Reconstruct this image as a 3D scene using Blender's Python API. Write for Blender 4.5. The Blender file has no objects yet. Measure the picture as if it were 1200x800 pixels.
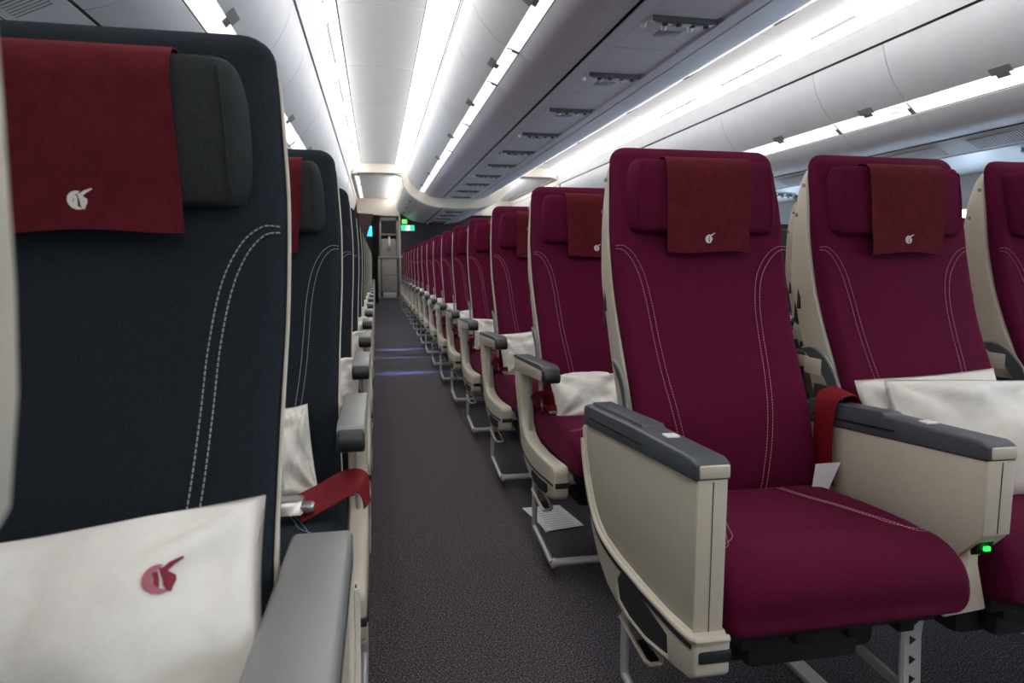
import bpy, bmesh, math, random
from mathutils import Vector, Matrix, noise
rnd = random.Random(7)
C = bpy.context.scene.collection
EYE = 0.92                       # eye height; heights measured from the eye become world z with h()
def h(z): return z + EYE

# ------------------------------------------------------------------ materials
MATS = {}
def mat(name, col, rough=.6, metal=0, spec=.5, var=0, vscale=200, bump=0, bscale=900, sheen=0,
        emit=None, estr=0, coat=0, stretch=None, wave=None):
    m = bpy.data.materials.new(name); m.use_nodes = True
    nt = m.node_tree; b = nt.nodes['Principled BSDF']
    def lin(c): return tuple(((x/255)/12.92 if x/255 <= .04045 else ((x/255+.055)/1.055)**2.4) for x in c)
    L = lin(col)
    b.inputs['Base Color'].default_value = (*L, 1)
    b.inputs['Roughness'].default_value = rough
    b.inputs['Metallic'].default_value = metal
    b.inputs['Specular IOR Level'].default_value = spec
    if sheen:
        b.inputs['Sheen Weight'].default_value = sheen
        b.inputs['Sheen Roughness'].default_value = .5
        b.inputs['Sheen Tint'].default_value = (*[min(1, x*3+.02) for x in L], 1)
    if coat: b.inputs['Coat Weight'].default_value = coat
    if emit:
        b.inputs['Emission Color'].default_value = (*lin(emit), 1)
        b.inputs['Emission Strength'].default_value = estr
    if var or bump:
        tc = nt.nodes.new('ShaderNodeTexCoord')
        mp = nt.nodes.new('ShaderNodeMapping')
        if stretch: mp.inputs['Scale'].default_value = stretch
        nt.links.new(tc.outputs['Object'], mp.inputs['Vector'])
    if var:
        n = nt.nodes.new('ShaderNodeTexNoise'); n.inputs['Scale'].default_value = vscale
        n.inputs['Detail'].default_value = 3
        nt.links.new(mp.outputs['Vector'], n.inputs['Vector'])
        r = nt.nodes.new('ShaderNodeValToRGB')
        r.color_ramp.elements[0].position = .35; r.color_ramp.elements[1].position = .65
        r.color_ramp.elements[0].color = (*[x*(1-var) for x in L], 1)
        r.color_ramp.elements[1].color = (*[min(1, x*(1+var)) for x in L], 1)
        nt.links.new(n.outputs['Fac'], r.inputs['Fac'])
        nt.links.new(r.outputs['Color'], b.inputs['Base Color'])
    if bump:
        n2 = nt.nodes.new('ShaderNodeTexNoise'); n2.inputs['Scale'].default_value = bscale
        n2.inputs['Detail'].default_value = 2
        nt.links.new(mp.outputs['Vector'], n2.inputs['Vector'])
        bp = nt.nodes.new('ShaderNodeBump'); bp.inputs['Strength'].default_value = bump
        bp.inputs['Distance'].default_value = .002
        nt.links.new(n2.outputs['Fac'], bp.inputs['Height'])
        nt.links.new(bp.outputs['Normal'], b.inputs['Normal'])
    MATS[name] = m
    return m
mat('maroon', (84, 12, 46), .95, spec=.15, var=.22, vscale=420, bump=.5, bscale=700, sheen=.25)
mat('navy', (32, 38, 45), .95, spec=.15, var=.25, vscale=420, bump=.5, bscale=700, sheen=.2)
mat('charcoal_cloth', (45, 48, 49), .95, spec=.15, var=.2, vscale=420, bump=.5, bscale=700, sheen=.2)
mat('cover_red', (84, 22, 31), .9, spec=.15, var=.12, vscale=60, bump=.3, bscale=250, sheen=.2)
mat('belt_red', (122, 16, 28), .6, spec=.3, var=.2, vscale=500, bump=.3, bscale=900, stretch=(1, .1, 1))
mat('stitch', (190, 140, 152), .9)
mat('stitch_grey', (170, 172, 176), .9)
mat('shell', (205, 198, 182), .45, spec=.4, var=.03, vscale=600)
mat('shell_speckle', (197, 190, 174), .6, spec=.35, var=.10, vscale=700, bump=.25, bscale=800)
mat('arm_grey', (74, 79, 86), .42, spec=.45, var=.08, vscale=800, bump=.2, bscale=900)
mat('arm_light', (128, 129, 129), .38, spec=.5, var=.05, vscale=800)  # arm_grey lightened: light on the left pads put into the colour; also pale trims
mat('dark_plastic', (38, 40, 43), .45, spec=.4)
mat('black', (14, 14, 16), .6)
mat('under', (30, 31, 34), .8, var=.2, vscale=60)
mat('silver', (190, 190, 188), .3, metal=.85)
mat('alu', (205, 206, 204), .35, metal=.4, spec=.5)
mat('white_cloth', (240, 238, 232), .9, spec=.2, var=.03, vscale=30, bump=.3, bscale=60, sheen=.1)
mat('logo_white', (225, 222, 220), .8)
mat('logo_red', (128, 30, 56), .8)
mat('logo_pink', (168, 96, 112), .8)
mat('paper', (225, 226, 228), .8)
mat('paper_grey', (150, 152, 158), .8)
mat('bin', (222, 223, 226), .42, spec=.4, var=.02, vscale=8)
mat('bin_grey', (214, 214, 222), .42, spec=.4, var=.02, vscale=8)
mat('psu', (216, 218, 226), .4, spec=.4)
mat('seam', (70, 72, 76), .7)
mat('dark_seam', (26, 27, 30), .7)
mat('latch', (140, 138, 138), .4, spec=.5)
mat('bar_grey', (84, 86, 92), .3, spec=.6)
mat('tile', (236, 238, 239), .55, spec=.3)
mat('white_trim', (238, 238, 236), .5)
mat('cream', (226, 218, 206), .5, spec=.4)
mat('cove', (250, 250, 250), .6, emit=(255, 252, 248), estr=3.1)  # ceiling panels given a glow in place of the hidden lamps' wash
mat('strip', (245, 245, 242), .35, emit=(255, 252, 246), estr=.9)  # bin-edge strips glow in place of reflected light; narrow ceiling lights share it
mat('led', (250, 250, 250), .4, emit=(255, 252, 246), estr=28)
mat('lens', (50, 50, 54), .15, spec=.8)
mat('dark_wall', (48, 38, 48), .6, var=.05, vscale=20)
mat('galley_grey', (158, 150, 141), .4, spec=.4, var=.03, vscale=15)
mat('galley_dark', (30, 30, 32), .6)
mat('galley_mid', (92, 90, 88), .45)
mat('curtain', (96, 72, 78), .9, sheen=.2)
mat('drape', (26, 24, 28), .9)
mat('sidewall', (222, 226, 230), .5, spec=.3)
mat('green_led', (20, 200, 40), .4, emit=(30, 255, 60), estr=3)
mat('exit_green', (20, 190, 130), .4, emit=(10, 215, 140), estr=1.3)
mat('exit_white', (240, 250, 245), .4, emit=(230, 255, 245), estr=1.2)
mat('placard_green', (140, 210, 90), .4, emit=(130, 215, 80), estr=.7)
mat('screen_blue', (60, 190, 220), .3, emit=(60, 195, 225), estr=1.2)
mat('seat_screen', (12, 14, 18), .1, spec=.8)
mat('shade', (214, 218, 222), .6)
# carpet: dark plum-grey with pale flecks
m = bpy.data.materials.new('carpet'); m.use_nodes = True; nt = m.node_tree; b = nt.nodes['Principled BSDF']
b.inputs['Roughness'].default_value = .95; b.inputs['Specular IOR Level'].default_value = .1
tc = nt.nodes.new('ShaderNodeTexCoord')
n = nt.nodes.new('ShaderNodeTexNoise'); n.inputs['Scale'].default_value = 250; n.inputs['Detail'].default_value = 6
n.inputs['Roughness'].default_value = .8
nt.links.new(tc.outputs['Object'], n.inputs['Vector'])
r = nt.nodes.new('ShaderNodeValToRGB')
r.color_ramp.elements[0].position = .40; r.color_ramp.elements[0].color = (.010, .009, .014, 1)
r.color_ramp.elements[1].position = .64; r.color_ramp.elements[1].color = (.40, .36, .39, 1)
e = r.color_ramp.elements.new(.52); e.color = (.062, .055, .066, 1)
nt.links.new(n.outputs['Fac'], r.inputs['Fac']); nt.links.new(r.outputs['Color'], b.inputs['Base Color'])
bp = nt.nodes.new('ShaderNodeBump'); bp.inputs['Strength'].default_value = .8; bp.inputs['Distance'].default_value = .004
nt.links.new(n.outputs['Fac'], bp.inputs['Height']); nt.links.new(bp.outputs['Normal'], b.inputs['Normal'])
MATS['carpet'] = m

# ------------------------------------------------------------------ mesh builder
class MB:
    def __init__(s): s.v = []; s.f = []; s.m = []; s.mats = []
    def mi(s, m):
        if m not in s.mats: s.mats.append(m)
        return s.mats.index(m)
    def add(s, v, f, m):
        o = len(s.v); s.v += [tuple(p) for p in v]; k = s.mi(m)
        s.f += [[i+o for i in q] for q in f]; s.m += [k]*len(f)
    def loft(s, rings, m, cap=True, close=True):
        n = len(rings[0]); v = [p for r_ in rings for p in r_]; f = []
        for a in range(len(rings)-1):
            for i in range(n if close else n-1):
                j = (i+1) % n
                f.append([a*n+i, a*n+j, (a+1)*n+j, (a+1)*n+i])
        if cap: f.append(list(range(n))[::-1]); f.append([(len(rings)-1)*n+i for i in range(n)])
        s.add(v, f, m)
    def bm(s, b, m):
        b.verts.ensure_lookup_table()
        for i, q in enumerate(b.verts): q.index = i
        s.add([q.co.copy() for q in b.verts], [[q.index for q in f.verts] for f in b.faces], m); b.free()
    def prism(s, poly, a0, a1, m, bev=0, axis='x', seg=2):
        """poly in the plane across `axis`: x -> (y,z), y -> (x,z), z -> (x,y)"""
        b = bmesh.new()
        def P(p, a): return {'x': (a, p[0], p[1]), 'y': (p[0], a, p[1]), 'z': (p[0], p[1], a)}[axis]
        A = [b.verts.new(P(p, a0)) for p in poly]; B = [b.verts.new(P(p, a1)) for p in poly]
        n = len(poly); b.faces.new(A[::-1]); b.faces.new(B)
        for i in range(n): b.faces.new([A[i], A[(i+1) % n], B[(i+1) % n], B[i]])
        bmesh.ops.recalc_face_normals(b, faces=b.faces)
        if bev:
            ed = [e for e in b.edges if len(e.link_faces) == 2 and e.calc_face_angle(0) > .5]
            bmesh.ops.bevel(b, geom=ed, offset=bev, segments=seg, affect='EDGES', profile=.5, clamp_overlap=True)
        s.bm(b, m)
    def box(s, x0, x1, y0, y1, z0, z1, m, bev=0):
        s.prism([(y0, z0), (y1, z0), (y1, z1), (y0, z1)], x0, x1, m, bev)
    def tube(s, path, r, m, n=8, cap=True, flat=1.0):
        P = [Vector(p) for p in path]; rings = []
        prev = None
        for i, p in enumerate(P):
            t = (P[min(i+1, len(P)-1)] - P[max(i-1, 0)]).normalized()
            if prev is None:
                a = Vector((0, 0, 1)) if abs(t.z) < .9 else Vector((1, 0, 0))
                u = t.cross(a).normalized()
            else:
                u = (prev - t*prev.dot(t)).normalized()
            prev = u; w = t.cross(u)
            rr = r[i] if isinstance(r, (list, tuple)) else r
            rings.append([p + u*math.cos(2*math.pi*k/n)*rr + w*math.sin(2*math.pi*k/n)*rr*flat for k in range(n)])
        s.loft(rings, m, cap)
    def ribbon(s, path, side, w, t, m):
        """flat strap: path of points, `side` direction(s) of its width"""
        P = [Vector(p) for p in path]; rings = []
        for i, p in enumerate(P):
            tg = (P[min(i+1, len(P)-1)] - P[max(i-1, 0)]).normalized()
            sd = Vector(side[i] if isinstance(side, list) else side); sd = (sd - tg*sd.dot(tg)).normalized()
            nn = tg.cross(sd)
            rings.append([p+sd*w/2+nn*t/2, p-sd*w/2+nn*t/2, p-sd*w/2-nn*t/2, p+sd*w/2-nn*t/2])
        s.loft(rings, m)
    def sheet(s, pts, y0, y1, t, m, up=1):
        """a curved panel: profile pts in (x,z), extruded along y, thickness t towards `up` side"""
        P = [Vector((p[0], p[1])) for p in pts]; N = []
        for i in range(len(P)):
            d = (P[min(i+1, len(P)-1)] - P[max(i-1, 0)]).normalized(); N.append(Vector((-d.y, d.x))*up)
        Q = [P[i]+N[i]*t for i in range(len(P))]
        poly = [tuple(p) for p in P] + [tuple(q) for q in Q[::-1]]
        n = len(poly)
        v = [(p[0], y0, p[1]) for p in poly] + [(p[0], y1, p[1]) for p in poly]
        f = [[i, (i+1) % n, n+(i+1) % n, n+i] for i in range(n)]
        k = len(P)
        for i in range(k-1):
            f.append([i, n-1-i, n-2-i, i+1][::-1]); f.append([n+i, n+n-1-i, n+n-2-i, n+i+1])
        s.add(v, f, m)
    def mesh(s, name, smooth=40):
        me = bpy.data.meshes.new(name); me.from_pydata(s.v, [], s.f)
        for k in s.mats: me.materials.append(MATS[k])
        me.polygons.foreach_set('material_index', s.m)
        b = bmesh.new(); b.from_mesh(me); bmesh.ops.recalc_face_normals(b, faces=b.faces)
        if smooth:
            a = math.radians(smooth)
            for f in b.faces: f.smooth = True
            for e in b.edges:
                e.smooth = not (len(e.link_faces) == 2 and e.calc_face_angle(0) > a)
        b.to_mesh(me); b.free(); me.update()
        return me

def link(name, me, parent=None, loc=(0, 0, 0), rot=None, scale=None):
    o = bpy.data.objects.new(name, me); C.objects.link(o)
    o.location = loc
    if rot is not None: o.rotation_euler = rot
    if scale is not None: o.scale = scale
    if parent: o.parent = parent
    return o
def tag(o, label, cat, group=None, kind=None):
    if label: o['label'] = label
    if cat: o['category'] = cat
    if group: o['group'] = group
    if kind: o['kind'] = kind
    return o
def thing(name, label, cat, loc=(0, 0, 0), group=None, rot=None):
    return tag(link(name, None, None, loc, rot), label, cat, group)
def struct(name, mb, label=None):
    o = link(name, mb.mesh(name)); o['kind'] = 'structure'
    if label: o['label'] = label
    return o
def lerp(t, x):
    """piecewise linear table lookup with smooth-ish interpolation; t = [(x, y)...] ascending"""
    if x <= t[0][0]: return t[0][1]
    for (a, fa), (b_, fb) in zip(t, t[1:]):
        if x <= b_: return fa + (fb-fa)*(x-a)/(b_-a)
    return t[-1][1]
def smooth_tab(t, x, d=.03):
    return (lerp(t, x-d)+2*lerp(t, x)+lerp(t, x+d))/4
def rrect(hx, y0, y1, r, k=4, crown=0, rb=None):
    """rounded rectangle ring; returns list of (a, b)"""
    out = []
    rb = r if rb is None else rb
    for cx, cy, a0, rr in ((hx-r, y1-r, 0, r), (-hx+r, y1-r, 90, r), (-hx+rb, y0+rb, 180, rb), (hx-rb, y0+rb, 270, rb)):
        cx = (hx-rr)*(1 if cx > 0 else -1); cy = (y1-rr) if a0 < 180 else (y0+rr)
        for i in range(k+1):
            a = math.radians(a0+90*i/k)
            out.append((cx+rr*math.cos(a), cy+rr*math.sin(a)))
    return out
# the airline's round emblem: a crescent, a head and a straight horn
def emblem():
    cres = []
    A = [(math.radians(a)) for a in range(70, 301, 15)]
    for i, a in enumerate(A): cres.append((math.cos(a), math.sin(a)))
    for i, a in reversed(list(enumerate(A))):
        t = math.sin(math.pi*i/(len(A)-1))**.5
        q = 1-.55*t-.02
        cres.append((math.cos(a)*q+.02, math.sin(a)*q))
    head = [(.08, .78), (.35, .70), (.62, .42), (1.0, .12), (.98, -.25), (.78, -.60), (.60, -.98), (.36, -.85), (.22, -.45), (.20, .0), (.10, .35)]
    horn = [(.15, .62), (.75, 1.05), (1.55, 1.32), (1.60, 1.18), (1.0, .82), (.55, .45)]
    neck = [(-.32, .45), (-.02, .55), (.02, .05), (-.02, -.5), (-.12, -.72), (-.36, -.5)]
    return cres, [head, horn, neck]
def add_emblem(mb, fn, m, sc, m2=None):
    cres, polys = emblem()
    n = len(cres)//2
    v = [fn(a*sc, b_*sc) for a, b_ in cres]
    mb.add(v, [[i, i+1, 2*n-2-i, 2*n-1-i] for i in range(n-1)], m2 or m)
    for p in polys:
        cx = sum(q[0] for q in p)/len(p); cy = sum(q[1] for q in p)/len(p)
        v = [fn(cx*sc, cy*sc)] + [fn(a*sc, b_*sc) for a, b_ in p]
        mb.add(v, [[0, i+1, (i+1) % len(p)+1] for i in range(len(p))], m)

# ------------------------------------------------------------------ seat parts (local: x across, -y towards the sitter's knees, z from floor)
BK = [(.40, -.185), (.52, -.175), (.61, -.15), (.70, -.105), (.77, -.07), (.85, -.04), (.95, -.013), (1.06, .008), (1.16, .030), (1.20, .037)]
SH = [(.40, -.10), (.50, -.06), (.60, -.02), (.71, .03), (.80, .060), (.88, .086), (1.07, .086), (1.12, .074), (1.17, .052)]
HW = [(.40, .214), (.60, .207), (.75, .210), (.88, .216), (1.0, .217), (1.14, .208), (1.2, .202)]
def bk(z): return smooth_tab(BK, z)
def hw(z, top=1.19, r=.034):
    w = smooth_tab(HW, z)
    if z > top-r: w -= r - math.sqrt(max(0, r*r-(z-(top-r))**2))
    return w
def front(z, x=0):
    d = lerp([(1.06, .037), (1.15, .022)], z)
    if z > 1.165: d -= .018*((z-1.165)/.025)**2*.8
    if z < .46: d -= .03*((.46-z)/.06)**2
    return bk(z) - d - .006*(1-(x/.22)**2)
def dashes(mb, path, m, dash=.0046, gap=.0018, w=.0015, lift=.0006, nrm=(0, -1, 0)):
    """a sewn line along a dense path"""
    acc = 0; P = [Vector(p) for p in path]; L = [0]
    for a, b_ in zip(P, P[1:]): L.append(L[-1]+(b_-a).length)
    def at(s_):
        for i in range(len(P)-1):
            if s_ <= L[i+1]: return P[i].lerp(P[i+1], (s_-L[i])/max(1e-9, L[i+1]-L[i]))
        return P[-1]
    N = Vector(nrm); s_ = 0
    while s_+dash < L[-1]:
        a, b_ = at(s_), at(s_+dash); t = (b_-a).normalized(); sd = t.cross(N).normalized()*w/2
        nn = sd.cross(t).normalized()
        if nn.dot(N) < 0: nn = -nn
        a = a+nn*lift; b_ = b_+nn*lift; up = nn*.0009
        mb.add([a+sd, a-sd, b_-sd, b_+sd, a+up, b_+up], [[0, 4, 5, 3], [1, 2, 5, 4], [0, 1, 4], [2, 3, 5]], m)
        s_ += dash+gap
def spline(pts, n=14):
    out = []
    P = [pts[0]] + list(pts) + [pts[-1]]
    for i in range(1, len(P)-2):
        for k in range(n):
            t = k/n
            out.append(tuple(.5*((2*P[i][j]) + (-P[i-1][j]+P[i+1][j])*t + (2*P[i-1][j]-5*P[i][j]+4*P[i+1][j]-P[i+2][j])*t*t + (-P[i-1][j]+3*P[i][j]-3*P[i+1][j]+P[i+2][j])*t**3) for j in range(len(pts[0]))))
    out.append(tuple(pts[-1])); return out

def backrest_mesh(m, sm, outer=-1):
    mb = MB(); rings = []
    zs = [.405, .415, .43, .46] + [.46+.7*i/30 for i in range(1, 31)] + [1.168, 1.175, 1.181, 1.186, 1.189, 1.19]
    for z in zs:
        w = hw(z) - (.012*((.43-z)/.03) if z < .43 else 0)
        f, b_ = front(z, .22), bk(z)
        ring = []
        for a, c in rrect(w, f, b_, min(.02, (b_-f)*.45), 4, rb=min(.026, (b_-f)*.7)):
            if c < f+.003 : c -= .006*(1-(a/.22)**2)
            ring.append((a, c, z))
        # densify the front edge
        rings.append(ring)
    mb.loft(rings, m)
    # curved double stitching down both sides
    for sx in (-1, 1):
        for off in (0, .012):
            pts = [(.212, .955+off*.55), (.195, .952+off*.8), (.175, .930+off), (.158, .89+off*.6), (.147, .83), (.142, .76), (.136, .68), (.122, .58), (.105, .48), (.098, .43)]
            sgn = [0, .2, .5, .9, 1, 1, 1, 1, 1, 1]
            dx_ = .004 if sx == outer else -.022
            q = spline([(a-off*g+dx_*g, z) for (a, z), g in zip(pts, sgn)], 10)
            path = [(sx*a, front(z, a)-.0002 if a < .2 else front(z, a)+.002, z) for a, z in q]
            dashes(mb, path, sm)
        # edge piping
        mb.tube([(sx*(hw(z)-.001), bk(z)-.012, z) for z in [.44+.7*i/24 for i in range(25)]], .0018, m, 5)
    return mb.mesh('backrest', 50)
def shell_mesh(short=False):
    mb = MB(); rings = []
    for z in [.41, .43]+[.45+.68*i/22 for i in range(23)]+[1.145, 1.158, 1.167, 1.172]:
        s_ = smooth_tab(SH, z); b_ = bk(z)-.004
        w = hw(z)+.004
        if z > 1.13: w -= .03*((z-1.13)/.045)**2
        if z < .44: w -= .01
        if short and z < .84: w -= min(.030, (.84-z)*.9)
        s_ = max(s_, b_+.012)
        rings.append([(a*(1-.075*max(0, (c-b_))/(s_-b_)), c, z) for a, c in rrect(w, b_, s_, min(.022, (s_-b_)*.45), 4, rb=.004)])
    mb.loft(rings, 'shell')
    return mb.mesh('backrest_shell', 45)
def latch_mesh():                              # dark slot catch on the shell's side
    mb = MB(); mb.box(-.003, .001, -.007, .007, -.026, .026, 'dark_plastic', .001); return mb.mesh('side_latch', 30)
def screw_mesh():
    mb = MB(); mb.tube([(.002, 0, 0), (-.004, 0, 0)], .005, 'latch', 10); return mb.mesh('screw', 30)
def bracket_mesh():
    mb = MB()
    y = .022
    mb.box(-.028, .028, y-.004, y+.010, 1.125, 1.181, 'black', .002)
    for x in (-.022, .022):
        mb.box(x-.010, x+.010, y-.012, y+.002, 1.11, 1.168, 'dark_plastic', .003)
        mb.prism([(y-.012, 1.165), (y-.002, 1.165), (y-.002, 1.178)], x-.003+(.007 if x > 0 else -.007), x+.003+(.007 if x > 0 else -.007), 'dark_plastic', .0008)
    return mb.mesh('headrest_bracket', 30)
HR_Y0, HR_Y1 = -.068, .000
def headrest_mesh(m):
    mb = MB(); rings = []
    z0, z1 = .993, 1.156
    N = 16
    for i in range(N+1):
        t = i/N; ang = math.pi*(t-.5); z = (z0+z1)/2 + math.sin(ang)*(z1-z0)/2
        k = abs(math.cos(ang))**.32
        w = (.189-.014*(z-z0)/(z1-z0)) * (.80+.20*k); d = (HR_Y1-HR_Y0)/2*(.25+.75*k)
        ym = (HR_Y0+HR_Y1)/2 + .012*((z-z0)/(z1-z0)-.5)
        ring = []
        for a, c in rrect(w, -d, d, min(.024, d*.8), 5):
            bow = .010*(a/.19)**2 if c < 0 else 0
            ring.append((a, ym+c-bow*0+.012*(a/.19)**4, z))
        rings.append(ring)
    mb.loft(rings, m)
    for sx in (-1, 1):                         # side seams
        path = []
        for i in range(15):
            z = z0+.012+(z1-z0-.024)*i/14
            path.append((sx*(.165-.010*i/14), HR_Y0+.0055+.012*((z-z0)/(z1-z0)-.5)+ (.004 if i in (0, 14) else 0), z))
        mb.tube(path, .0014, m, 5)
    return mb.mesh('headrest', 50)
def cover_mesh(seed, shift=0, skew=0, bot=.948):
    """cloth sleeve draped over the headrest, with the emblem low on its face"""
    mb = MB(); W = .104; nx = 14
    prof = []                                  # (y, z) from the back over the top and down the front
    prof += [(-.016, 1.06), (-.016, 1.10), (-.016, 1.13), (-.022, 1.150), (-.036, 1.160), (-.055, 1.163), (-.074, 1.159), (-.086, 1.148), (-.0925, 1.13)]
    for i in range(1, 13): prof.append((-.0935+.012*i/12*(-.15), 1.13-(1.13-bot)*i/12))
    def P(u, k, off=0):
        y, z = prof[k]; y += .020; x = u*W*(.95 if k < 4 else 1) + shift
        t = max(0, k-8)/12
        nz = noise.noise(Vector((u*1.6+seed*7.3, k*.35, seed)))*.0032*(.3+t) + .0018*math.sin(u*9+k*.5+seed)*t
        x += skew*t*.02 - .004*t*u
        z2 = z + (.003*math.sin(u*3+seed)*t) + skew*u*.004*t
        return Vector((x, y - nz - off, z2))
    grid = [[P(-1+2*i/nx, k) for i in range(nx+1)] for k in range(len(prof))]
    v = []; f = []
    for k in range(len(prof)):
        for i in range(nx+1): v.append(grid[k][i])
    n = nx+1; K = len(prof)
    for k in range(K):
        for i in range(nx+1):
            p = grid[k][i]; a = grid[min(k+1, K-1)][i]-grid[max(k-1, 0)][i]
            b_ = grid[k][min(i+1, nx)]-grid[k][max(i-1, 0)]
            nn = a.cross(b_).normalized()
            if k > 8 and nn.y > 0: nn = -nn
            if k <= 2 and nn.y < 0: nn = -nn
            if 3 <= k <= 8 and nn.z < 0: nn = -nn
            v.append(p-nn*.0016)
    q = K*n
    for k in range(K-1):
        for i in range(nx):
            a, b_, c, d = k*n+i, k*n+i+1, (k+1)*n+i+1, (k+1)*n+i
            f.append([a, b_, c, d]); f.append([q+d, q+c, q+b_, q+a])
        f.append([k*n, (k+1)*n, q+(k+1)*n, q+k*n]); f.append([k*n+nx, q+k*n+nx, q+(k+1)*n+nx, (k+1)*n+nx])
    for i in range(nx):
        f.append([i, q+i, q+i+1, i+1]); a = (K-1)*n+i; f.append([a, a+1, q+a+1, q+a])
    mb.add(v, f, 'cover_red')
    def on(a, b_):
        z = bot+.030+b_; u = (a)/W; kf = 8+(1.13-z)/(1.13-bot)*12; k = int(kf); t = kf-k
        p = P(u, k).lerp(P(u, min(k+1, K-1)), t); return p+Vector((0, -.0012, 0))
    add_emblem(mb, on, 'logo_white', .0098)
    return mb.mesh('headrest_cover', 60)
CT = [(-.615, .385), (-.604, .418), (-.59, .431), (-.565, .444), (-.54, .450), (-.49, .453), (-.39, .450), (-.2, .434), (-.10, .42)]
def ctop(y, x=0): return smooth_tab(CT, y, .015) + .010*(1-(x/.22)**2)
def cushion_mesh(m, sm):
    mb = MB(); rings = []
    prof_ = []
    for i in range(9):
        a_ = math.pi/2*(1-i/8); prof_.append((-.535-.080*math.sin(a_), .388+.0645*math.cos(a_)**.9, .352-.020*math.cos(a_), .208+.014*math.cos(a_)**.5))
    for y in (-.51, -.47, -.42, -.36, -.3, -.24, -.18, -.12, -.10): prof_.append((y, None, .332, .222))
    prof_.insert(0, (-.611, .375, .362, .196))
    for y, zt, zb, w in prof_:
        if zt is None: zt = ctop(y, .22)
        ring = []
        rr_ = min(.024, (zt-zb)*.45)
        for a, c in rrect(w, zb, zt, rr_, 5):
            if c > zt-.004: c += .010*(1-(a/.22)**2)
            ring.append((a, y + (.006*(a/.22)**4 if y < -.5 else 0), c))
        rings.append(ring)
    mb.loft(rings, m)
    for sx in (-1, 1):
        for off in (0, .009):
            pts = [(.085+off, -.25), (.100+off, -.33), (.122+off, -.40), (.142+off, -.455), (.155+off*1.2, -.492), (.180, -.512-off), (.212, -.518-off)]
            q = spline(pts, 10)
            dashes(mb, [(sx*a, y, ctop(y, a)+.0006) for a, y in q], sm, nrm=(0, 0, 1))
        path = [(sx*.2195, y, ctop(y, .22)-.022) for y in [-.58+.44*i/12 for i in range(13)]]
        mb.tube(path, .002, m, 5)
    return mb.mesh('seat_cushion', 50)
def pan_mesh():
    mb = MB()
    mb.box(-.205, .205, -.56, -.10, .305, .338, 'black', .008)
    for x in (-.15, -.05, .05, .15):
        mb.box(x-.016, x+.016, -.552, -.50, .285, .335, 'black', .004)
    mb.box(-.17, .17, -.46, -.16, .20, .306, 'under', .02)
    mb.box(-.12, .10, -.50, -.44, .215, .30, 'under', .012)
    return mb.mesh('seat_pan', 30)
def beam_mesh():
    mb = MB()
    mb.tube([(-.2575, 0, 0), (.2575, 0, 0)], .019, 'alu', 14)
    return mb.mesh('support_beam', 40)
def leg_mesh():
    mb = MB()
    pts = [(-.53, .33), (-.522, .26), (-.528, .16), (-.545, .05), (-.55, .012)]
    for y, z in pts: pass
    rings = [[(-.017, y-.006, z), (.017, y-.006, z), (.017, y+.006, z), (-.017, y+.006, z)] for y, z in pts]
    mb.loft(rings, 'alu')
    for sx in (-.017, .017): mb.tube([(sx, y, z) for y, z in pts], .005, 'alu', 6)
    for i in range(7):
        z = .29-.036*i; y = lerp([(.012, -.55), (.05, -.545), (.16, -.528), (.26, -.522), (.33, -.53)], z)-.0065
        mb.prism([(-.006, z-.008), (.006, z), (-.006, z+.008)], y-.001, y+.001, 'black', axis='y')
    rings = [[(-.012, y-.012, z), (.012, y-.012, z), (.012, y+.012, z), (-.012, y+.012, z)] for y, z in [(-.20, .30), (-.15, .16), (-.12, .012)]]
    mb.loft(rings, 'alu')
    mb.prism([(-.55, .16), (-.15, .19), (-.15, .17), (-.55, .14)], -.005, .005, 'alu', .002)
    mb.box(-.02, .02, -.58, -.09, 0, .016, 'alu', .004)
    return mb.mesh('leg', 30)
def bar_mesh(sx):
    mb = MB()
    if sx:
        x = sx*.255
        mb.tube([(x, -.262, .262), (x, -.262, .09), (x, -.268, .075), (x, -.47, .052), (x, -.482, .050)], .0085, 'alu', 10)
        mb.tube([(x, -.483, .05), (-sx*.2575, -.483, .05)], .012, 'alu', 10)
        mb.tube([(x, -.485, .05), (x-sx*.012, -.483, .05)], .0145, 'shell', 10)
        # small flat loop that holds the bar under the frame
        lp = [(x-.004, -.245, .205), (x-.004, -.43, .150), (x+.0, -.43, .13), (x+.004, -.245, .185)]
        xa, xb = x+sx*.006, x-sx*.026
        mb.tube([(xa, -.250, .196), (xa, -.27, .193), (xa, -.385, .180), (xa-sx*.006, -.395, .178), (xb+sx*.006, -.395, .178), (xb, -.385, .180), (xb, -.27, .193), (xb+sx*.004, -.252, .196), (xa, -.250, .196)], .0045, 'shell', 6)
        mb.box(min(xa, xb)+.004, max(xa, xb)-.004, -.385, -.31, .168, .178, 'black', .002)
    else:
        mb.tube([(-.2575, -.483, .05), (.2575, -.483, .05)], .012, 'alu', 10)
    return mb.mesh('baggage_bar', 40)
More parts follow.
